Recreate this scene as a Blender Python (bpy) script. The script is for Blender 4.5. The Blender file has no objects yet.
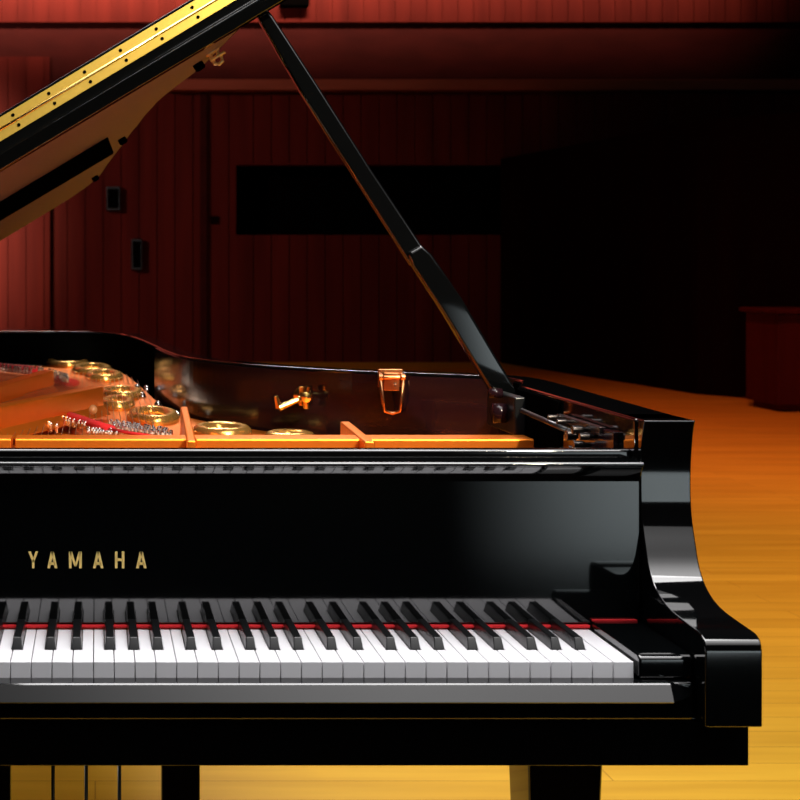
import bpy, bmesh, math, random
from mathutils import Vector, Matrix
random.seed(4)
S = bpy.context.scene
COL = S.collection
F = 1451.0            # focal length in pixels of the 800 px frame
CX, CZ = 0.004, 1.183 # camera position (Y = 0)

# ------------------------------------------------------------------ materials
def new_mat(name):
    m = bpy.data.materials.new(name); m.use_nodes = True
    return m, m.node_tree, m.node_tree.nodes['Principled BSDF']
def mat(name, col, rough=.5, metal=0., ior=1.45, bump=0., bscale=200., coat=0.):
    m, t, b = new_mat(name)
    b.inputs['Base Color'].default_value = (*col, 1)
    b.inputs['Roughness'].default_value = rough
    b.inputs['Metallic'].default_value = metal
    b.inputs['IOR'].default_value = ior
    b.inputs['Coat Weight'].default_value = coat
    n = t.nodes.new('ShaderNodeTexNoise'); n.inputs['Scale'].default_value = bscale
    tc = t.nodes.new('ShaderNodeTexCoord'); t.links.new(tc.outputs['Object'], n.inputs['Vector'])
    if bump:
        bp = t.nodes.new('ShaderNodeBump'); bp.inputs['Strength'].default_value = bump
        bp.inputs['Distance'].default_value = .001
        t.links.new(n.outputs['Fac'], bp.inputs['Height']); t.links.new(bp.outputs['Normal'], b.inputs['Normal'])
    else:
        r = t.nodes.new('ShaderNodeMapRange')
        r.inputs['To Min'].default_value = rough * .9; r.inputs['To Max'].default_value = rough * 1.1
        t.links.new(n.outputs['Fac'], r.inputs['Value']); t.links.new(r.outputs['Result'], b.inputs['Roughness'])
    return m
def wood(name, c1, c2, scale, rough=.4, planks=None, metal=0.):
    m, t, b = new_mat(name)
    tc = t.nodes.new('ShaderNodeTexCoord'); mp = t.nodes.new('ShaderNodeMapping')
    mp.inputs['Scale'].default_value = scale
    n = t.nodes.new('ShaderNodeTexNoise'); n.inputs['Scale'].default_value = 1.; n.inputs['Detail'].default_value = 5.
    cr = t.nodes.new('ShaderNodeValToRGB')
    cr.color_ramp.elements[0].position = .3; cr.color_ramp.elements[0].color = (*c1, 1)
    cr.color_ramp.elements[1].position = .7; cr.color_ramp.elements[1].color = (*c2, 1)
    L = t.links.new
    L(tc.outputs['Object'], mp.inputs['Vector']); L(mp.outputs['Vector'], n.inputs['Vector']); L(n.outputs['Fac'], cr.inputs['Fac'])
    out = cr.outputs['Color']
    if planks:
        br = t.nodes.new('ShaderNodeTexBrick')
        br.inputs['Color1'].default_value = (1, 1, 1, 1); br.inputs['Color2'].default_value = (.86, .83, .78, 1)
        br.inputs['Mortar'].default_value = (.55, .45, .35, 1)
        br.inputs['Scale'].default_value = 1.; br.inputs['Mortar Size'].default_value = .0015
        br.inputs['Brick Width'].default_value = planks[0]; br.inputs['Row Height'].default_value = planks[1]
        L(tc.outputs['Object'], br.inputs['Vector'])
        mx = t.nodes.new('ShaderNodeMix'); mx.data_type = 'RGBA'; mx.blend_type = 'MULTIPLY'
        mx.inputs['Factor'].default_value = 1.
        L(out, mx.inputs[6]); L(br.outputs['Color'], mx.inputs[7]); out = mx.outputs[2]
    L(out, b.inputs['Base Color'])
    b.inputs['Roughness'].default_value = rough; b.inputs['Metallic'].default_value = metal
    return m
M = {}
M['black'] = mat('black_lacquer', (.0015, .0018, .002), .05, ior=1.85)
M['satin'] = mat('satin_black', (.004, .005, .006), .3)
M['gunmetal'] = mat('gunmetal', (.05, .045, .045), .25, metal=.9)
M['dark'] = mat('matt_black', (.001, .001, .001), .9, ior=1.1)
M['copper'] = mat('aged_brass', (.48, .20, .08), .3, metal=.95)
M['pale'] = mat('pale_brass', (.90, .78, .42), .3, metal=.5)
M['ivory'] = mat('white_key', (.83, .82, .85), .22)
M['ebony'] = mat('ebony_key', (.005, .0055, .006), .3, ior=1.5)
M['felt'] = mat('red_felt', (.55, .01, .015), .9, bump=.6, bscale=900)
M['gold'] = mat('plate_bronze', (.88, .23, .02), .38, metal=.85, bump=.1, bscale=300)
M['goldrim'] = mat('polished_bronze', (.95, .52, .13), .25, metal=.85)
M['brass'] = mat('brass', (.9, .62, .2), .16, metal=1.)
M['hinge'] = mat('hinge_brass', (.95, .66, .13), .3, metal=.85)
M['leaf'] = mat('gold_leaf', (1.0, .70, .22), .5, metal=.0)
M['steel'] = mat('steel', (.8, .8, .82), .18, metal=1.)
M['wire'] = mat('string_wire', (.62, .5, .38), .3, metal=1.)
M['inner'] = wood('rim_veneer', (.008, .003, .004), (.012, .004, .006), (3, 3, 60), .14)
M['under'] = mat('lid_underside', (.14, .115, .19), .5)
M['side'] = wood('side_wall_shaded', (.006, .0012, .001), (.010, .002, .0015), (4, 4, .4), .9)  # wall wood with the dim corner's shade put into its colour
M['board'] = wood('spruce_board', (.30, .12, .04), (.42, .18, .07), (60, 2, 2), .4)
M['floor'] = wood('stage_floor', (.72, .38, .022), (.86, .49, .035), (1.3, 14, 1), .45, planks=(2.4, .12))
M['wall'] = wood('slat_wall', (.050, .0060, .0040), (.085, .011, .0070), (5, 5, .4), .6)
M['trim'] = wood('wall_trim', (.22, .065, .035), (.26, .08, .045), (2, 2, 9), .5)
M['fascia'] = wood('wall_fascia', (.024, .0030, .0022), (.034, .0045, .0032), (2, 2, 5), .55)  # base darkened to hold the shade under the balcony
M['shade'] = mat('dark_wall', (.006, .0015, .0015), .8)

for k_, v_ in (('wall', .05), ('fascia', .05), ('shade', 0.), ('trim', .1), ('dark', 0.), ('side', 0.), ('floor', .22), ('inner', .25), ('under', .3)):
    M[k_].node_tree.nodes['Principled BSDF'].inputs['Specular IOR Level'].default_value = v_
# ------------------------------------------------------------------ builders
def link(name, me, m, parent=None, bevel=0., smooth=False, seg=3):
    o = bpy.data.objects.new(name, me); COL.objects.link(o)
    if m is not None: me.materials.append(M[m] if isinstance(m, str) else m)
    if parent is not None:
        o.parent = parent
        p = parent; mw = Matrix.Identity(4)
        chain = []
        while p is not None: chain.append(p); p = p.parent
        for q in reversed(chain): mw = mw @ q.matrix_parent_inverse @ Matrix.LocRotScale(q.location, q.rotation_euler, q.scale)
        o.matrix_parent_inverse = mw.inverted()
    if smooth:
        for p in me.polygons: p.use_smooth = True
    if bevel:
        md = o.modifiers.new('bevel', 'BEVEL'); md.width = bevel; md.segments = seg; md.limit_method = 'ANGLE'
        md.angle_limit = math.radians(35); md.harden_normals = False
        for p in me.polygons: p.use_smooth = True
        wn = o.modifiers.new('wn', 'WEIGHTED_NORMAL'); wn.keep_sharp = True
    return o
class MB:
    def __init__(s): s.bm = bmesh.new()
    def box(s, x0, x1, y0, y1, z0, z1):
        v = [s.bm.verts.new((x, y, z)) for x in (x0, x1) for y in (y0, y1) for z in (z0, z1)]
        for f in ((0, 1, 3, 2), (4, 6, 7, 5), (0, 4, 5, 1), (2, 3, 7, 6), (0, 2, 6, 4), (1, 5, 7, 3)):
            s.bm.faces.new([v[i] for i in f])
        return s
    def prism(s, pts, a, b, axis='X'):
        """polygon extruded along an axis; pts are (Y,Z) for X, (X,Z) for Y, (X,Y) for Z"""
        def P(p, t):
            return {'X': (t, p[0], p[1]), 'Y': (p[0], t, p[1]), 'Z': (p[0], p[1], t)}[axis]
        va = [s.bm.verts.new(P(p, a)) for p in pts]; vb = [s.bm.verts.new(P(p, b)) for p in pts]
        n = len(pts)
        s.bm.faces.new(va); s.bm.faces.new(vb[::-1])
        for i in range(n): s.bm.faces.new((va[i], va[(i+1) % n], vb[(i+1) % n], vb[i]))
        return s
    def ring(s, rings, closed=False, cap=True):
        vs = [[s.bm.verts.new(p) for p in r] for r in rings]
        n = len(rings[0]); m = len(rings)
        for j in range(m if closed else m-1):
            A, B = vs[j], vs[(j+1) % m]
            for i in range(n): s.bm.faces.new((A[i], A[(i+1) % n], B[(i+1) % n], B[i]))
        if cap and not closed: s.bm.faces.new(vs[0][::-1]); s.bm.faces.new(vs[-1])
        return s
    def tube(s, pts, r, n=10, closed=False, flat=1.):
        pts = [Vector(p) for p in pts]; rings = []
        m = len(pts)
        for i, p in enumerate(pts):
            a = pts[(i-1) % m] if (closed or i > 0) else p
            b = pts[(i+1) % m] if (closed or i < m-1) else p
            d = (b-a).normalized(); up = Vector((0, 0, 1)) if abs(d.z) < .95 else Vector((0, 1, 0))
            u = d.cross(up).normalized(); w = u.cross(d)
            rr = r[i] if isinstance(r, (list, tuple)) else r
            rings.append([p + (u*math.cos(t) + w*math.sin(t)*flat)*rr for t in [2*math.pi*k/n for k in range(n)]])
        return s.ring(rings, closed)
    def lathe(s, prof, c, axis='Z', n=20):
        rings = []
        for r, h in prof:
            rg = []
            for k in range(n):
                t = 2*math.pi*k/n; a, b = max(r, 1e-5)*math.cos(t), max(r, 1e-5)*math.sin(t)
                rg.append({'Z': (c[0]+a, c[1]+b, c[2]+h), 'Y': (c[0]+a, c[1]+h, c[2]+b), 'X': (c[0]+h, c[1]+a, c[2]+b)}[axis])
            rings.append(rg)
        return s.ring(rings)
    def xf(s, mtx):
        bmesh.ops.transform(s.bm, matrix=mtx, verts=s.bm.verts[:]); return s
    def build(s, name, m, parent=None, bevel=0., smooth=False, seg=3):
        bmesh.ops.recalc_face_normals(s.bm, faces=s.bm.faces[:])
        me = bpy.data.meshes.new(name); s.bm.to_mesh(me); s.bm.free()
        return link(name, me, m, parent, bevel, smooth, seg)
def empty(name, loc, label, cat, group=None):
    o = bpy.data.objects.new(name, None); COL.objects.link(o); o.location = loc; o.empty_display_size = .1
    o['label'] = label; o['category'] = cat
    if group: o['group'] = group
    return o
def tag(o, label, cat, group=None):
    o['label'] = label; o['category'] = cat
    if group: o['group'] = group
    return o
def struct(o): o['kind'] = 'structure'; return o
def spline(pts, n=6, closed=False):
    """Catmull-Rom through 2D points"""
    out = []; m = len(pts)
    for i in range(m if closed else m-1):
        g = lambda k: Vector(pts[k % m] if closed else pts[min(max(k, 0), m-1)])
        p0, p1, p2, p3 = g(i-1), g(i), g(i+1), g(i+2)
        for j in range(n):
            t = j/n
            out.append(.5*((2*p1) + (p2-p0)*t + (2*p0-5*p1+4*p2-p3)*t*t + (3*p1-p0-3*p2+p3)*t**3))
    if not closed: out.append(Vector(pts[-1]))
    return out
def at(px, py, z):
    """the point of the horizontal level z seen at that spot of the frame"""
    Y = F*(CZ-z)/(py-270); return Vector((CX+(px-97)*Y/F, Y, z))
def atd(px, py, Y):
    return Vector((CX+(px-97)*Y/F, Y, CZ-(py-270)*Y/F))

# ------------------------------------------------------------------ the hall
b = MB(); b.box(-14, 12, 1.25, 19.2, -.1, 0); struct(b.build('floor', 'floor'))  # front cut short so the lacquer does not mirror lit boards
b = MB(); b.box(-14, 12, 1.17, 1.25, -1.05, 0); struct(b.build('trim_added', 'shade'))  # drop below the cut edge, added with the lower floor
b = MB(); b.box(-14, 12, -6, 1.17, -1.15, -1.05); struct(b.build('floor_added', 'shade'))  # unseen dark floor, added to keep the lacquer's reflections black
WY = 18.6
def slats(x0, x1, y, z0, z1, pitch=.23, depth=.02, gap=.015):
    b = MB(); b.box(x0, x1, y+depth, y+depth+.25, z0, z1)
    x = x0
    while x < x1-.01:
        b.box(x, min(x+pitch-gap, x1), y, y+depth+.01, z0, z1); x += pitch
    return b
def zz(py, Y=WY): return CZ-(py-270)*Y/F
def xx(px, Y=WY): return CX+(px-97)*Y/F
# lower slatted wall with the long dark opening cut out of it
ox0, ox1, oz0, oz1 = xx(236), xx(620), zz(235), zz(165)
b = slats(-14, xx(50), WY-.12, 0, zz(58)); struct(b.build('wall_left_bay', 'wall'))
bw = slats(xx(50), ox0, WY, 0, zz(93))
for (x0, x1, z0, z1) in ((ox0, 10, 0, oz0), (ox0, 10, oz1, zz(93)), (ox1, 10, oz0, oz1)):
    t = slats(x0, x1, WY, z0, z1); me = bpy.data.meshes.new('t'); t.bm.to_mesh(me); bw.bm.from_mesh(me); t.bm.free()
struct(bw.build('wall_back', 'wall'))
b = MB(); b.box(ox0-.1, ox1+.1, WY+.6, WY+.7, oz0-.1, oz1+.1); struct(b.build('wall_recess', 'dark'))
b = MB(); b.box(xx(204)-.05, xx(204)+.03, WY-.06, WY+.02, 0, zz(93)); struct(b.build('trim_1', 'fascia'))
b = MB(); b.box(-14, 10, WY-.05, WY+.3, zz(93), zz(23.5)); struct(b.build('wall_fascia', 'fascia'))
b = MB(); b.box(xx(165), 10, WY-.3, WY-.04, zz(93), zz(82)); struct(b.build('trim_2', 'trim', bevel=.02))
b = slats(-14, 10, WY-.14, zz(24), zz(-230), .20, .02, .012); struct(b.build('wall_balcony', 'wall'))
# oblique side wall, its shade carried by the near-black colour
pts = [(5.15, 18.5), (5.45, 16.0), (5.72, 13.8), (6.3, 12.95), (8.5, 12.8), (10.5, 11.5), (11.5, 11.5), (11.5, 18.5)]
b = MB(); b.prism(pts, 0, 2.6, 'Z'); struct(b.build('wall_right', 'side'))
b = MB(); b.box(5.66, 7.2, 12.05, 12.65, .06, .82); b.box(5.62, 7.25, 12.0, 12.7, .82, .86); b.box(5.70, 7.1, 12.1, 12.6, 0, .07)
tag(b.build('stage_box', 'wall', bevel=.01), 'low reddish wooden box at the right edge of the stage by the dark wall', 'box')
for (x0, y0, x1, y1, lb) in ((106, 187, 120, 211, 'small black wall speaker, upper of two just right of the raised lid'),
                             (131, 239, 142, 270, 'small black wall speaker, lower and narrower of two on the red slats')):
    t = empty('wall_speaker', (xx((x0+x1)/2), WY, zz(y1)), lb, 'speaker')
    b = MB(); b.box(xx(x0), xx(x1), WY-.14, WY, zz(y1), zz(y0)); b.build('cabinet', 'satin', t, bevel=.01)
    b = MB(); b.box(xx(x0)+.02, xx(x1)-.02, WY-.15, WY-.135, zz(y1)+.03, zz(y0)-.03); b.build('grille', 'dark', t)
b = MB(); b.box(xx(278), xx(306), WY-.32, WY-.12, zz(10), zz(-14))
tag(b.build('projection_port', 'dark', bevel=.01), 'small black box fixed to the upper red slats above the prop stick', 'box')
b = MB(); b.box(xx(210), xx(218), WY-.04, WY+.0, zz(224), zz(216))
tag(b.build('wall_socket', 'shade', bevel=.004), 'tiny brown wall plate on the dark slats left of the long black opening', 'socket')

# ------------------------------------------------------------------ the piano
piano = empty('grand_piano', (0, 3.0, 0), 'glossy black concert grand piano with raised lid and gold lettering on the stage', 'piano')
P = piano
TZ = .9985
OUT = [(.738, 1.80), (.748, 2.1), (.757, 2.35), (.757, 2.46), (.737, 2.54), (.68, 2.59), (.60, 2.64), (.482, 2.715), (.40, 2.80), (.337, 2.88),
       (.274, 2.99), (.235, 3.12), (.208, 3.35), (.190, 3.60), (.158, 3.98), (.120, 4.20), (.045, 4.35), (-.06, 4.41),
       (-.296, 4.43), (-.55, 4.42), (-.68, 4.33), (-.735, 4.1), (-.735, 3.5), (-.735, 2.6), (-.735, 1.80)]
outer = spline(OUT, 6)
def normals(path):
    r = []
    for i in range(len(path)):
        d = (path[min(i+1, len(path)-1)]-path[max(i-1, 0)]).normalized(); r.append(Vector((-d.y, d.x)))
    return r
nn = normals(outer)
def inset(dist):
    return [p + n*(dist(p) if callable(dist) else dist) for p, n in zip(outer, nn)]
def thick(p):
    return .045 if p.y > 2.42 or p.x < 0 else (.045+(.075-.045)*min(1, (2.42-p.y)/.1) if p.y > 2.32 else .066+.01*(p.y-1.8)/.5)
inner = inset(thick)
def wallmesh(oa, ia, z0, z1):
    b = MB(); b.ring([[(o.x, o.y, z0), (o.x, o.y, z1), (i.x, i.y, z1), (i.x, i.y, z0)] for o, i in zip(oa, ia)]); return b
wallmesh(outer, inner, .63, TZ).build('rim', 'black', P, bevel=.004)
# mahogany lining inside the bent side
ia = inset(lambda p: thick(p)+.0005); ib = inset(lambda p: thick(p)+.004)
k0 = next(i for i, p in enumerate(outer) if p.y > 2.46); k1 = next(i for i, p in enumerate(outer) if p.x < .19)
wallmesh(ia[k0:k1], ib[k0:k1], .80, TZ-.006).build('rim_lining', 'inner', P)
wallmesh(ia[k1-1:], ib[k1-1:], .80, TZ-.006).build('rim_lining', 'dark', P)  # matt black sheet added to stop reflections in the tail rim
wallmesh(ia[6:k0+1], ib[6:k0+1], .80, TZ-.006).build('rim_lining', 'dark', P)  # added likewise by the arm, so the gold flange is not mirrored
def wall_y(x):
    for i in range(k0, k1):
        p, q = ib[i], ib[i+1]
        if p.x >= x > q.x: return p.y+(q.y-p.y)*(p.x-x)/(p.x-q.x)
    return 2.6
# arms: S-curve profile (Y,Z)
prof = [(1.779, .9985), (1.7845, .9830), (1.7890, .9620), (1.7915, .9430), (1.7930, .920), (1.7920, .898), (1.7875, .874), (1.7780, .848),
        (1.7655, .8200), (1.7420, .7985), (1.7060, .7862), (1.660, .7815), (1.625, .7795), (1.611, .7770), (1.603, .7710), (1.600, .7610)]
pf = [(prof[0][0], prof[0][1])] + [(v.x, v.y) for v in spline(prof[:], 4)][1:]
armp = pf + [(1.600, .6785), (1.86, .6785), (1.86, .9985)]
for sx in (1, -1):
    x0, x1 = (.675, .738) if sx > 0 else (-.738, -.675)
    MB().prism(armp, x0, x1).build('arm', 'black', P, bevel=.0035)
    # key blocks beside the keyboard
    kb = [(1.6315, .7235), (1.6315, .7465), (1.638, .7505), (1.66, .7505), (1.80, .7505), (1.80, .7235)]
    a, c = (.6135, .6745) if sx > 0 else (-.6745, -.6135)
    k = MB().prism(kb, a, c).build('key_block', 'black', P, bevel=.003)
    MB().box(a, c-.006, 1.785, 1.789, .7506, .7526).build('felt_strip', 'felt', k)
# keybed
MB().box(-.738, .738, 1.634, 2.20, .6245, .679).build('keybed', 'black', P, bevel=.0012)
MB().box(-.6708, .6708, 1.622, 1.66, .680, .722).build('keybed_front_rail', 'black', P, bevel=.003)
ksp = [(1.630, .7228), (1.6155, .7228), (1.6140, .7215), (1.6040, .7050), (1.6055, .7035), (1.630, .7035)]
ks = MB(); rings = []
for x, sc in ((-.668, .08), (-.655, .6), (-.642, 1), (0, 1), (.642, 1), (.655, .6), (.668, .08)):
    rings.append([(x, 1.621+(y-1.621)*sc, .711+(z-.711)*(.4+.6*sc)) for y, z in ksp])
ks.ring(rings); ks.build('key_slip', 'black', P)
# fallboard with moulded top edge
fb = [(1.790, .7475), (1.790, .9220), (1.7780, .9410), (1.7745, .9425), (1.7738, .9455), (1.7760, .9480), (1.812, .9487), (1.812, .7475)]
fall = MB().prism(fb, -.6735, .6735).build('fallboard', 'black', P, bevel=.0012)
MB().box(-.6735, .6735, 1.8155, 1.835, .76, .9587).build('top_rail', 'black', P, bevel=.004, seg=4)
MB().box(-.612, .612, 1.786, 1.800, .7415, .7456).build('name_board_felt', 'felt', P, bevel=.002)
# lettering
def letters():
    b = MB(); z0, z1, y = .8152, .8358, 1.7897; H = z1-z0
    def poly(pts, x, w): b.prism([(x+px*w, z0+pz*H) for px, pz in pts], y-.0006, y+.0006, 'Y')
    def A(x, w):
        poly([(0, 0), (.26, 0), (.62, 1), (.36, 1)], x, w); poly([(.74, 0), (1, 0), (.64, 1), (.38, 1)], x, w)
        poly([(.2, .20), (.8, .20), (.75, .36), (.25, .36)], x, w)
    def Y(x, w):
        poly([(.38, 0), (.62, 0), (.62, .5), (.38, .5)], x, w)
        poly([(0, 1), (.27, 1), (.6, .42), (.4, .38)], x, w); poly([(1, 1), (.73, 1), (.4, .42), (.6, .38)], x, w)
    def Hh(x, w):
        poly([(0, 0), (.27, 0), (.27, 1), (0, 1)], x, w); poly([(.73, 0), (1, 0), (1, 1), (.73, 1)], x, w)
        poly([(.2, .43), (.8, .43), (.8, .59), (.2, .59)], x, w)
    def Mm(x, w):
        poly([(0, 0), (.2, 0), (.2, 1), (0, 1)], x, w); poly([(.8, 0), (1, 0), (1, 1), (.8, 1)], x, w)
        poly([(.02, 1), (.24, 1), (.58, .12), (.42, .12)], x, w); poly([(.98, 1), (.76, 1), (.42, .12), (.58, .12)], x, w)
    for fn, a, c in ((Y, 28.3, 38.2), (A, 47.3, 57.4), (Mm, 69, 81.8), (A, 93, 103.4), (Hh, 115, 124.4), (A, 136, 146.6)):
        xa, xb = CX+(a-97)*y/F, CX+(c-97)*y/F; fn(xa, xb-xa)
    return b
letters().build('maker_lettering', 'leaf', fall)
# keys
W = .0235; KY, KB = 1.640, 1.81; BF = 1.694
names = 'AB' + 'CDEFGAB'*7 + 'C'
off = {'C': -.0035, 'D': .0035, 'F': -.0045, 'G': 0., 'A': .0045}
for i, nme in enumerate(names):
    x0 = (i-26)*W+.0005; x1 = x0+W-.0010
    left = names[i-1] if i else None
    lcut = (off[left]+.0068) if left in off else None
    rcut = (off[nme]-.0068) if (nme in off and i < 51) else None
    xl = x0-.0005+max(0, lcut) if lcut is not None else x0
    xr = x1+.0005+min(0, rcut) if rcut is not None else x1
    pts = [(x0, KY), (x1, KY)] + ([(x1, BF-.002), (xr, BF-.002)] if xr < x1 else []) + [(xr, KB), (xl, KB)] + ([(xl, BF-.002), (x0, BF-.002)] if xl > x0 else [])
    b = MB(); b.prism(pts, .7212, .740, 'Z')
    o = b.build('white_key', 'ivory', P, bevel=.0006, seg=2)
    if rcut is not None:
        c = (i-25)*W+off[nme]
        r = [[(c-.0062, BF, .7375), (c+.0062, BF, .7375), (c+.0062, KB, .7375), (c-.0062, KB, .7375)],
             [(c-.0060, BF+.0005, .741), (c+.0060, BF+.0005, .741), (c+.0060, KB, .741), (c-.0060, KB, .741)],
             [(c-.0046, BF+.008, .7525), (c+.0046, BF+.008, .7525), (c+.0046, KB, .7525), (c-.0046, KB, .7525)]]
        MB().ring(r).build('black_key', 'ebony', P, bevel=.0010, seg=3)
MB().box(-.612, .612, 1.646, 1.80, .70, .7205).build('key_frame', 'dark', P)

# --- inside: soundboard, plate, struts
def zp(y): return .872+(y-2.6)*.014
sb = inset(lambda p: thick(p)+.001); sb = [p for p in sb if p.y > 1.9]
b = MB(); b.prism([(p.x, p.y) for p in sb], .835, .845, 'Z'); b.build('soundboard', 'board', P)
pl = inset(lambda p: thick(p)+.022)
pp = [(p.x, p.y) for p in pl if p.y > 2.2]
plate = None
b = MB()
bot = [b.bm.verts.new((x, y, zp(y)-.012)) for x, y in pp]; top = [b.bm.verts.new((x, y, zp(y))) for x, y in pp]
b.bm.faces.new(top); b.bm.faces.new(bot)
for i in range(len(pp)): b.bm.faces.new((bot[i], bot[(i+1) % len(pp)], top[(i+1) % len(pp)], top[i]))
plate = b.build('iron_plate', 'gold', P, bevel=.003)
# front flange in sections
for xa, xb in ((-.66, CX+(11-97)*2.19/F), (CX+(15-97)*2.19/F, CX+(190-97)*2.19/F), (CX+(196-97)*2.19/F, .664)):
    MB().prism([(2.19, .862), (2.19, .926), (2.192, .928), (2.245, .928), (2.245, .862)], xa, xb).build('plate_flange', 'gold', plate, bevel=.002)
def wallbar(a, c, z0, z1, w, name, taper=1., base=0., m='gold'):
    a, c = Vector(a), Vector(c); d = (c-a).normalized(); n = Vector((-d.y, d.x))*w/2
    b = MB(); hA, hB = z1, z0+(z1-z0)*taper
    b.ring([[(a.x-n.x, a.y-n.y, z0), (a.x+n.x, a.y+n.y, z0), (a.x+n.x, a.y+n.y, hA), (a.x-n.x, a.y-n.y, hA)],
            [(c.x-n.x, c.y-n.y, z0), (c.x+n.x, c.y+n.y, z0), (c.x+n.x, c.y+n.y, hB), (c.x-n.x, c.y-n.y, hB)]])
    if base:
        n2 = n*base
        b.ring([[(a.x-n2.x, a.y-n2.y, z0), (a.x+n2.x, a.y+n2.y, z0), (a.x+n.x, a.y+n.y, z0+.02), (a.x-n.x, a.y-n.y, z0+.02)],
                [(c.x-n2.x, c.y-n2.y, z0), (c.x+n2.x, c.y+n2.y, z0), (c.x+n.x, c.y+n.y, z0+.02), (c.x-n.x, c.y-n.y, z0+.02)]])
    return b.build(name, m, plate, bevel=.003)
A = at(371, 438, .937); C = at(345, 417, .937)
wallbar((A.x, A.y+.01), (C.x, C.y), .868, .931, .016, 'plate_strut', .98, 1.6)
A = at(192, 438, .937); C = at(184, 403, .940)
wallbar((A.x, A.y+.01), (C.x, C.y), .868, .932, .014, 'plate_strut', 1.02, 1.6)
# diagonal struts over the strings
for (p, q, z) in (((0, 405), (97, 386), .945), ((0, 384), (48, 370), .945)):
    A, C = at(*p, z), at(*q, z); d = (C-A)
    A2 = A-d*1.6
    wallbar((A2.x, max(A2.y, 1.95)) if A2.y > 2.26 else (A.x-d.x*(A.y-2.26)/d.y, 2.26), (C.x, C.y), z-.058, z, .03, 'plate_strut', 1., 2.2)
# gold webs around the plate holes
def hole(px, py, rx, ry, name='plate_hole_rim'):
    c = at(px, py, .884); c.z = zp(c.y)+.004
    X = rx*c.y/F; Yr = ry*c.y*c.y/(F*(CZ-c.z))
    b = MB(); b.tube([(c.x+X*math.cos(t), c.y+Yr*math.sin(t), c.z) for t in [2*math.pi*k/32 for k in range(32)]], .015, 12, True)
    o = b.build(name, 'goldrim', plate, smooth=True)
    b = MB(); b.ring([[(c.x+X*s*math.cos(t), c.y+Yr*s*math.sin(t), h) for t in [2*math.pi*k/32 for k in range(32)]] for s, h in ((.98, c.z-.003), (.98, c.z-.002))])
    b.build('plate_hole', 'board', o)
for h in ((68, 369, 17, 2.6), (92, 375, 15, 2.9), (104, 381, 14, 3.0), (121, 396, 17, 3.4), (117, 405, 12, 3.4), (153, 416, 19, 5.2), (222, 429, 22, 3.6), (290, 435, 18, 2.4)):
    hole(*h)
# plate bolts
for (x, y) in ((142, 392), (158, 400), (177, 408), (203, 420), (253, 430), (137, 385), (147, 386)):
    c = at(x, y+3, .89); z = zp(c.y)
    MB().lathe([(.010, 0), (.010, .004), (.008, .005), (.008, .009), (.005, .013), (0, .014)], (c.x, c.y, z), n=14).build('plate_bolt', 'steel', plate, smooth=True)
# strings, pins and felts
b = MB()
for i in range(62):
    x = -.60+i*.0118
    y1 = 4.15
    for j in range(len(pl)-1):
        if pl[j].y > 2.3 and pl[j].x > x >= pl[j+1].x: y1 = min(y1, pl[j].y-.05); break
    if y1 < 2.6: continue
    x2 = x
    b.tube([(x, 2.25, .897), (x2, y1, .899)], .0007, 4)
o = b.build('strings', 'wire', P); o['kind'] = 'stuff'
b = MB()
for i in range(46):
    a = (-.66+i*.008, 2.26, .908); c = (-.66+.62*(.35+.65*i/45)+.08, 3.2+.9*(1-abs(i/45-.3)), .912)
    b.tube([a, c], .0010, 4)
o = b.build('bass_strings', 'wire', P); o['kind'] = 'stuff'
def strip(pts, w, h, name, m):
    b = MB(); b.tube(pts, w, 8, False, h/w); return b.build(name, m, plate, smooth=True)
strip([at(66, 414, .902), at(80, 419, .902), at(95, 424, .902), at(110, 429, .902)], .012, .007, 'string_felt', 'felt')
strip([at(110, 429, .902), at(130, 433, .900), at(150, 436, .899)], .004, .003, 'string_felt', 'felt')
strip([at(-30, 364, .910), at(0, 367, .910), at(28, 370, .910), at(40, 372.5, .910)], .022, .012, 'string_felt', 'felt')
strip([at(56, 378, .902), at(64, 381, .902), at(73, 383, .902)], .018, .010, 'string_felt', 'felt')
def pins(p0, p1, n, z, rows, r=.0032, h=.009, jit=.003):
    for k in range(n):
        for q in range(rows):
            t = (k+.5*q)/n; c = at(p0[0]+(p1[0]-p0[0])*t, p0[1]+(p1[1]-p0[1])*t+q*2.2, z)
            pinb.lathe([(r, -.008), (r, h*.8), (r*.7, h), (0, h)], (c.x+random.uniform(-jit, jit), c.y+random.uniform(-jit, jit), z), n=8)
pinb = MB(); pins((112, 424), (172, 433), 17, .896, 3); pins((48, 414), (112, 431), 18, .896, 2); pins((88, 432), (118, 434), 9, .894, 2)
pins((2, 366), (44, 369), 12, .915, 2, .004); pins((50, 372), (70, 378), 7, .912, 2, .004); pins((28, 420), (60, 430), 8, .894, 1)
o = pinb.build('tuning_pins', 'steel', plate); o['kind'] = 'stuff'
c = at(93, 409, .92); MB().lathe([(.008, -.03), (.008, .002), (.006, .004), (0, .004)], c, 'Y', 16).build('plate_plug', 'board', plate, smooth=True)
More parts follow.
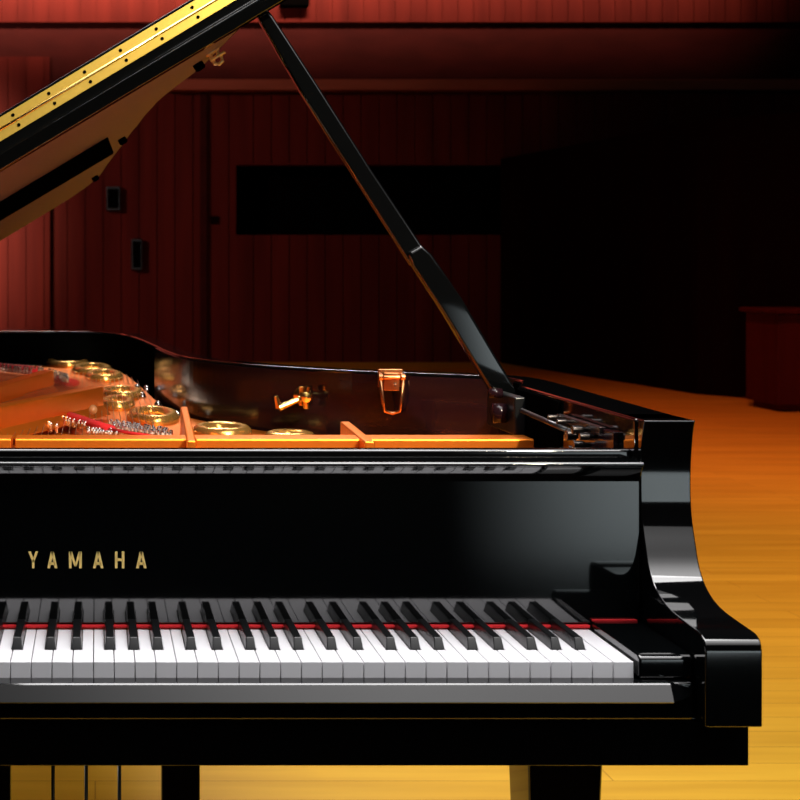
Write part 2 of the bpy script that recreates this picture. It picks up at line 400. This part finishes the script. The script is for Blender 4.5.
# --- hardware on the bent side
hk = MB()
HY = wall_y(.395)-.034; Hc = atd(305, 397, HY)
hk.lathe([(.018, .03), (.018, .024), (.008, .018), (.006, 0), (.010, -.004), (.010, -.012), (.0, -.014)], Hc, 'Y', 16)
hk.box(Hc.x-.008, Hc.x+.008, Hc.y+.018, Hc.y+.026, Hc.z-.018, Hc.z+.018)
p1, p2, p3 = atd(298, 400, HY-.01), atd(279, 408, HY-.015), atd(276, 396, HY-.015)
hk.tube([Hc, p1], .006, 10); hk.tube([p1, p2], [.0055, .007], 10); hk.tube([p2, p3], [.006, .004], 10)
hk.tube([Hc+Vector((.0, -.004, 0)), atd(307, 387, HY)], [.004, .008], 8); hk.tube([Hc+Vector((.0, -.004, 0)), atd(307, 408, HY)], [.004, .007], 8)
hk.build('lid_hook', 'brass', P, bevel=.0008)
Lc = atd(391, 385, wall_y(.535)-.014); lt = MB()
lt.box(Lc.x-.022, Lc.x+.022, Lc.y+.004, Lc.y+.012, Lc.z-.004, Lc.z+.028)
lt.box(Lc.x-.014, Lc.x+.014, Lc.y-.006, Lc.y+.008, Lc.z-.010, Lc.z+.022)
lt.lathe([(.007, -.024), (.007, -.016), (.004, -.015), (.004, .015), (.007, .016), (.007, .024)], (Lc.x, Lc.y-.006, Lc.z+.014), 'X', 12)
latch = lt.build('latch_plate', 'copper', P, bevel=.001)
lw = [(Lc.x-.021, Lc.y-.008, Lc.z+.014), (Lc.x-.017, Lc.y-.012, Lc.z-.03), (Lc.x-.013, Lc.y-.012, Lc.z-.046), (Lc.x, Lc.y-.012, Lc.z-.050),
      (Lc.x+.013, Lc.y-.012, Lc.z-.046), (Lc.x+.017, Lc.y-.012, Lc.z-.03), (Lc.x+.021, Lc.y-.008, Lc.z+.014)]
MB().tube(lw, .0032, 8).build('latch_loop', 'copper', latch, smooth=True)
lt = MB(); lt.lathe([(.003, -.0075), (.003, -.006)], (Lc.x+.006, Lc.y, Lc.z+.002), 'Y', 10); lt.build('latch_screw', 'steel', latch)

# --- the raised lid: local frame, u across from the hinge, Y depth, w thickness
th = math.atan(.6008)
LM = Matrix.Translation((-.735, 0, 1.0027)) @ Matrix.Rotation(-th, 4, 'Y')
LY = 2.35
EDGE = [(1.49, 2.352), (1.40, 2.362), (1.27, 2.368), (1.184, 2.385), (1.150, 2.44), (1.124, 2.57), (1.093, 2.72), (1.035, 2.82), (.992, 2.95), (.965, 3.20),
        (.935, 3.50), (.900, 3.84), (.868, 4.15), (.79, 4.31), (.66, 4.35), (.45, 4.36), (.20, 4.35), (.05, 4.27), (0, 4.10), (0, 3.2), (0, 2.352)]
le = [(v.x, v.y) for v in spline(EDGE, 5)]
lid = MB().prism(le, 0, .020, 'Z').xf(LM).build('lid', 'black', P, bevel=.002)
c_ = Vector((.6, 3.2)); uo = [(u+(.012 if u < .6 else -.008), y+(.03 if y < 3.2 and u < 1.0 else -.006)) for u, y in le]
uo = [(max(u, .012), max(y, LY+.03)) for u, y in uo]
MB().prism(uo, -.0015, .001, 'Z').xf(LM).build('lid_underside', 'under', lid)
UE = 1.49
MB().prism([(LY-.004, -.007), (LY-.012, .014), (LY-.004, .018), (LY-.004, .050), (LY+.03, .050), (LY+.03, -.007)], 0, UE).xf(LM).build('lid_front_rail', 'black', lid, bevel=.0015)
MB().prism([(LY-.006, .0665), (LY-.006, .0705), (LY+.55, .0705), (LY+.55, .052), (LY-.003, .052)], 0, UE).xf(LM).build('front_flap', 'black', lid, bevel=.001)
g = MB()
g.box(0, UE, LY-.0065, LY-.0035, .0325, .0480); g.box(0, UE, LY-.0065, LY-.0035, .0505, .0660)
hinge = g.xf(LM).build('piano_hinge', 'hinge', lid)
kn = MB(); kn.tube([(0, LY-.0065, .04925), (UE, LY-.0065, .04925)], .0025, 10); kn.xf(LM).build('hinge_pin', 'brass', hinge, smooth=True)
for k in range(21):
    for w, o_ in ((.0400, 0), (.0585, 0)):
        MB().lathe([(.0028, 0), (.0028, .0012), (.0012, .0013), (0, .0005)], (.0640+k*.0675+o_, LY-.0068-.001, w), 'Y', 10).xf(LM).build('hinge_screw', 'dark', hinge)
# stiffening bar and buffers on the underside
def lidpt(px, py):
    D = (270-py)-.6008*(px-97); Y = LY*161.3/D
    return Vector(((CX+(px-97)*Y/F+.735)/math.cos(th), Y))
q = lidpt(103, 144)
MB().prism([(.12, -.002), (.12, -.032), (q.x+.004, -.036), (q.x+.010, -.002)], 3.0, 3.03, 'Y').xf(LM).build('lid_bar', 'dark', lid, bevel=.002)
for (px, py) in ((197, 64), (121, 139), (94, 177)):
    q = lidpt(px, py)
    MB().lathe([(.010, 0), (.010, -.012), (.007, -.014), (0, -.014)], (q.x, q.y, -.001), n=14).xf(LM).build('rubber_buffer', 'dark', lid, smooth=True)
q = lidpt(213, 52)
lh = MB(); lh.box(q.x-.014, q.x+.010, q.y-.012, q.y+.012, -.004, -.001)
lh.tube([(q.x-.009, q.y, -.004), (q.x-.009, q.y, -.022), (q.x-.003, q.y, -.026), (q.x+.005, q.y, -.024), (q.x+.008, q.y, -.015), (q.x+.004, q.y, -.010), (q.x+.008, q.y, -.002)], .0036, 10)
lh.tube([(q.x-.014, q.y-.006, -.013), (q.x+.016, q.y-.006, -.013)], .003, 8)
lh.xf(LM).build('lid_catch', 'pale', lid, bevel=.0006)

# --- lid prop
def propseg(stations, name, m, parent, dy=.018):
    b = MB(); rings = []
    p0, p1 = Vector(stations[0][0]), Vector(stations[-1][0]); d = (p1-p0).normalized(); side = Vector((d.z, 0, -d.x)).normalized()
    for p, w in stations:
        p = Vector(p); rings.append([p-side*w/2-Vector((0, dy/2, 0)), p+side*w/2-Vector((0, dy/2, 0)), p+side*w/2+Vector((0, dy/2, 0)), p-side*w/2+Vector((0, dy/2, 0))])
    b.ring(rings); return b.build(name, m, parent, bevel=.0045, seg=4)
PY = 2.40
stn = [(atd(256, 5, PY), .016), (atd(266, 20, PY), .023), (atd(309, 90, PY), .030), (atd(363, 175, PY), .030), (atd(397, 227, PY), .032), (atd(419, 261, PY-.01), .033)]
prop = propseg(stn, 'lid_prop', 'black', P, .022)
propseg([(atd(414, 249, PY-.024), .024), (atd(421, 260, PY-.026), .036), (atd(451, 305, PY-.03), .038), (atd(488, 367, PY-.03), .036), (atd(502, 390, PY-.03), .036), (atd(513, 407, PY-.03), .022)], 'prop_base', 'black', prop, .024)
propseg([(atd(412, 258, PY-.006), .008), (atd(466, 347, PY-.006), .008)], 'short_prop', 'black', prop, .012)
# prop bracket and catches on the treble arm
b = MB(); X1 = .672
b.box(X1-.018, X1, 2.26, 2.42, .925, .985); b.build('prop_bracket', 'satin', P, bevel=.003)
b = MB(); b.lathe([(.016, -.02), (.016, 0), (.006, .002)], (X1-.018, 2.31, .955), 'X', 16); b.lathe([(.008, -.02), (.008, 0)], (X1-.018, 2.33, .985), 'X', 12)
b.build('bracket_bolt', 'inner', P, smooth=True)
MB().tube([(X1-.012, 2.24, .966), (X1-.012, 1.98, .958)], .0042, 8).build('prop_rod', 'satin', P, smooth=True)
b = MB()
for (y, z, r) in ((1.98, .958, .008), (1.95, .948, .006), (1.955, .968, .006), (1.925, .962, .005), (1.97, .94, .005), (2.02, .972, .004), (2.06, .974, .004)):
    b.lathe([(r, -.016), (r, -.004), (r*.6, 0), (r*.6, .012)], (X1-.012, y, z), 'X', 10)
b.box(X1-.010, X1-.001, 1.90, 2.08, .968, .977)
b.build('lock_mechanism', 'gunmetal', P, bevel=.0006)
MB().box(X1-.006, X1+.001, 1.86, 1.985, .925, .975).build('lock_plate', 'inner', P, bevel=.001)

# --- legs, lyre
def leg(x, y, s=.052):
    b = MB(); b.ring([[(x+a*s*k, y+c*s*k, z) for a, c in ((-1, -1), (1, -1), (1, 1), (-1, 1))] for z, k in ((.12, .72), (.56, .99), (.6256, 1.0))])
    o = b.build('leg', 'black', P, bevel=.004)
    b = MB(); b.box(x-.025, x+.025, y-.025, y+.025, .085, .13); b.build('caster_fork', 'brass', o, bevel=.003)
    b = MB(); b.lathe([(.0, -.018), (.045, -.018), (.050, -.008), (.050, .008), (.045, .018), (0, .018)], (x, y, .050), 'X', 24); b.build('caster_wheel', 'brass', o, smooth=True)
leg(.634, 2.0); leg(-.634, 2.0); 
b = MB(); b.box(-.73, .15, 3.55, 3.7, .6256, .66); b.box(-.73, .66, 2.5, 2.62, .6256, .66); b.box(-.34, -.24, 2.0, 4.2, .645, .70); b.build('underframe', 'satin', P)
leg(-.29, 3.62)
LYY = 2.10; LX = -.0116
lyre = MB().box(LX-.18, LX+.18, LYY-.06, LYY+.06, .600, .630).build('pedal_lyre', 'black', P, bevel=.003)
for s in (-1, 1):
    a, c = LX+s*.1085, LX+s*.1085+s*.056
    MB().box(min(a, c), max(a, c), LYY-.005, LYY+.015, .12, .605).build('lyre_post', 'black', lyre, bevel=.002)
MB().box(LX-.20, LX+.20, LYY-.05, LYY+.06, .07, .125).build('lyre_box', 'black', lyre, bevel=.003)
for k in (-1, 0, 1):
    MB().tube([(LX+k*.048, LYY, .12), (LX+k*.048, LYY, .605)], .0028, 10).build('pedal_rod', 'satin', lyre, smooth=True)
    MB().prism([(LX+k*.06-.012, LYY-.03), (LX+k*.06-.017, LYY-.14), (LX+k*.06, LYY-.155), (LX+k*.06+.017, LYY-.14), (LX+k*.06+.012, LYY-.03)], .055, .066, 'Z').build('pedal', 'brass', lyre, bevel=.003)

# ------------------------------------------------------------------ camera
cam = bpy.data.cameras.new('camera'); co = bpy.data.objects.new('camera', cam); COL.objects.link(co)
co.location = (CX, 0, CZ); co.rotation_euler = (math.pi/2, 0, 0)
cam.sensor_width = 36; cam.lens = 36*F/800; cam.shift_x = 303/800; cam.shift_y = -130/800
cam.clip_end = 100; cam.dof.use_dof = True; cam.dof.focus_distance = 2.1; cam.dof.aperture_fstop = 14
S.camera = co

# ------------------------------------------------------------------ light
def area(name, loc, target, sx, sy, power, col, soft=None, spread=180):
    l = bpy.data.lights.new(name, 'AREA'); l.shape = 'RECTANGLE'; l.size = sx; l.size_y = sy; l.energy = power; l.color = col
    l.spread = math.radians(spread)
    o = bpy.data.objects.new(name, l); COL.objects.link(o); o.location = loc
    o.rotation_euler = (Vector(target)-Vector(loc)).to_track_quat('-Z', 'Y').to_euler()
    return o
def spot(name, loc, target, power, col, size, blend=.8, r=.3):
    l = bpy.data.lights.new(name, 'SPOT'); l.energy = power; l.color = col; l.spot_size = math.radians(size); l.spot_blend = blend; l.shadow_soft_size = r
    o = bpy.data.objects.new(name, l); COL.objects.link(o); o.location = loc
    o.rotation_euler = (Vector(target)-Vector(loc)).to_track_quat('-Z', 'Y').to_euler()
    return o
def falloff(o, u0, u1, v0, v1, base=.05):
    '''hot spot of a softbox: brightness ramps across its face'''
    l = o.data; l.use_nodes = True; t = l.node_tree; L = t.links.new
    em = next(n for n in t.nodes if n.type == 'EMISSION'); g = t.nodes.new('ShaderNodeNewGeometry'); sp = t.nodes.new('ShaderNodeSeparateXYZ')
    L(g.outputs['Parametric'], sp.inputs[0])
    outs = []
    for ax, a, c in (('X', u0, u1), ('Y', v0, v1)):
        m = t.nodes.new('ShaderNodeMapRange'); m.interpolation_type = 'SMOOTHSTEP'
        m.inputs['From Min'].default_value = min(a, c); m.inputs['From Max'].default_value = max(a, c)
        m.inputs['To Min'].default_value = base if c > a else 1; m.inputs['To Max'].default_value = 1 if c > a else base
        L(sp.outputs[ax], m.inputs['Value']); outs.append(m.outputs['Result'])
    mu = t.nodes.new('ShaderNodeMath'); mu.operation = 'MULTIPLY'; L(outs[0], mu.inputs[0]); L(outs[1], mu.inputs[1]); L(mu.outputs[0], em.inputs['Strength'])
area('overhead_softbox', (.2, 2.0, 3.9), (.1, 1.9, .8), 4.0, 1.8, 110, (1, .98, .98), spread=130)
o = area('low_front_softbox', (2.0, -1.2, .60), (2.0, 1.8, .60), 2.0, 1.1, 10, (.85, .97, 1)); falloff(o, .08, .44, -.35, .12, 0)
o = area('high_front_softbox', (1.2, -.5, 3.5), (.6, 1.75, .85), 3.6, 3.0, 135, (1, .98, .98)); falloff(o, 0, .5, 0, 1, .16)
spot('floor_fill_left', (-7, 3.6, 1.7), (.8, 4.0, 0), 1600, (1, 1, .92), 42, 1)  # added low fill that brightens the floor under the piano
spot('floor_fill_right', (6.5, 3.0, 5.0), (3.2, 6.6, 0), 1600, (1, .50, .38), 62, 1)  # added fill for the floor at middle depth
spot('floor_fill_far', (3.5, 9, 6), (4.2, 10.5, 0), 700, (1, .24, .18), 85, 1)  # added red fill, stands in for wall bounce on the far floor
spot('plate_fill', (1.5, -.6, 3.1), (.0, 3.0, .9), 850, (1, .85, .62), 22, .35, .08)  # added fill thrown under the lid onto the bronze plate
area('rim_fill', (0, 10, 7), (0, 3.2, 1), 6, 1, 25, (1, .9, .9), spread=30)  # added behind the piano to draw a highlight along the rim
o = area('balcony_wash', (0, 15.2, 7.0), (0, 18.15, 5.6), 16, .4, 1150, (1, .56, .42), spread=42); falloff(o, 1, .45, -2, -1, .3)
spot('wall_pool', (-3.6, 11.5, 3.8), (-3.05, 18.3, 2.0), 11000, (1, .66, .50), 42, .9, .2)
spot('wall_fill', (-6, 9, 4.5), (-.5, 18.6, 2.2), 1900, (1, .5, .45), 50, 1, .5)  # added weak fill that lifts the dark back wall
w = bpy.data.worlds.new('hall'); S.world = w; w.use_nodes = True
w.node_tree.nodes['Background'].inputs[0].default_value = (.02, .012, .012, 1); w.node_tree.nodes['Background'].inputs[1].default_value = .3
S.view_settings.view_transform = 'Standard'; S.view_settings.look = 'None'; S.view_settings.exposure = 0; S.view_settings.gamma = 1
S.view_settings.use_curve_mapping = False
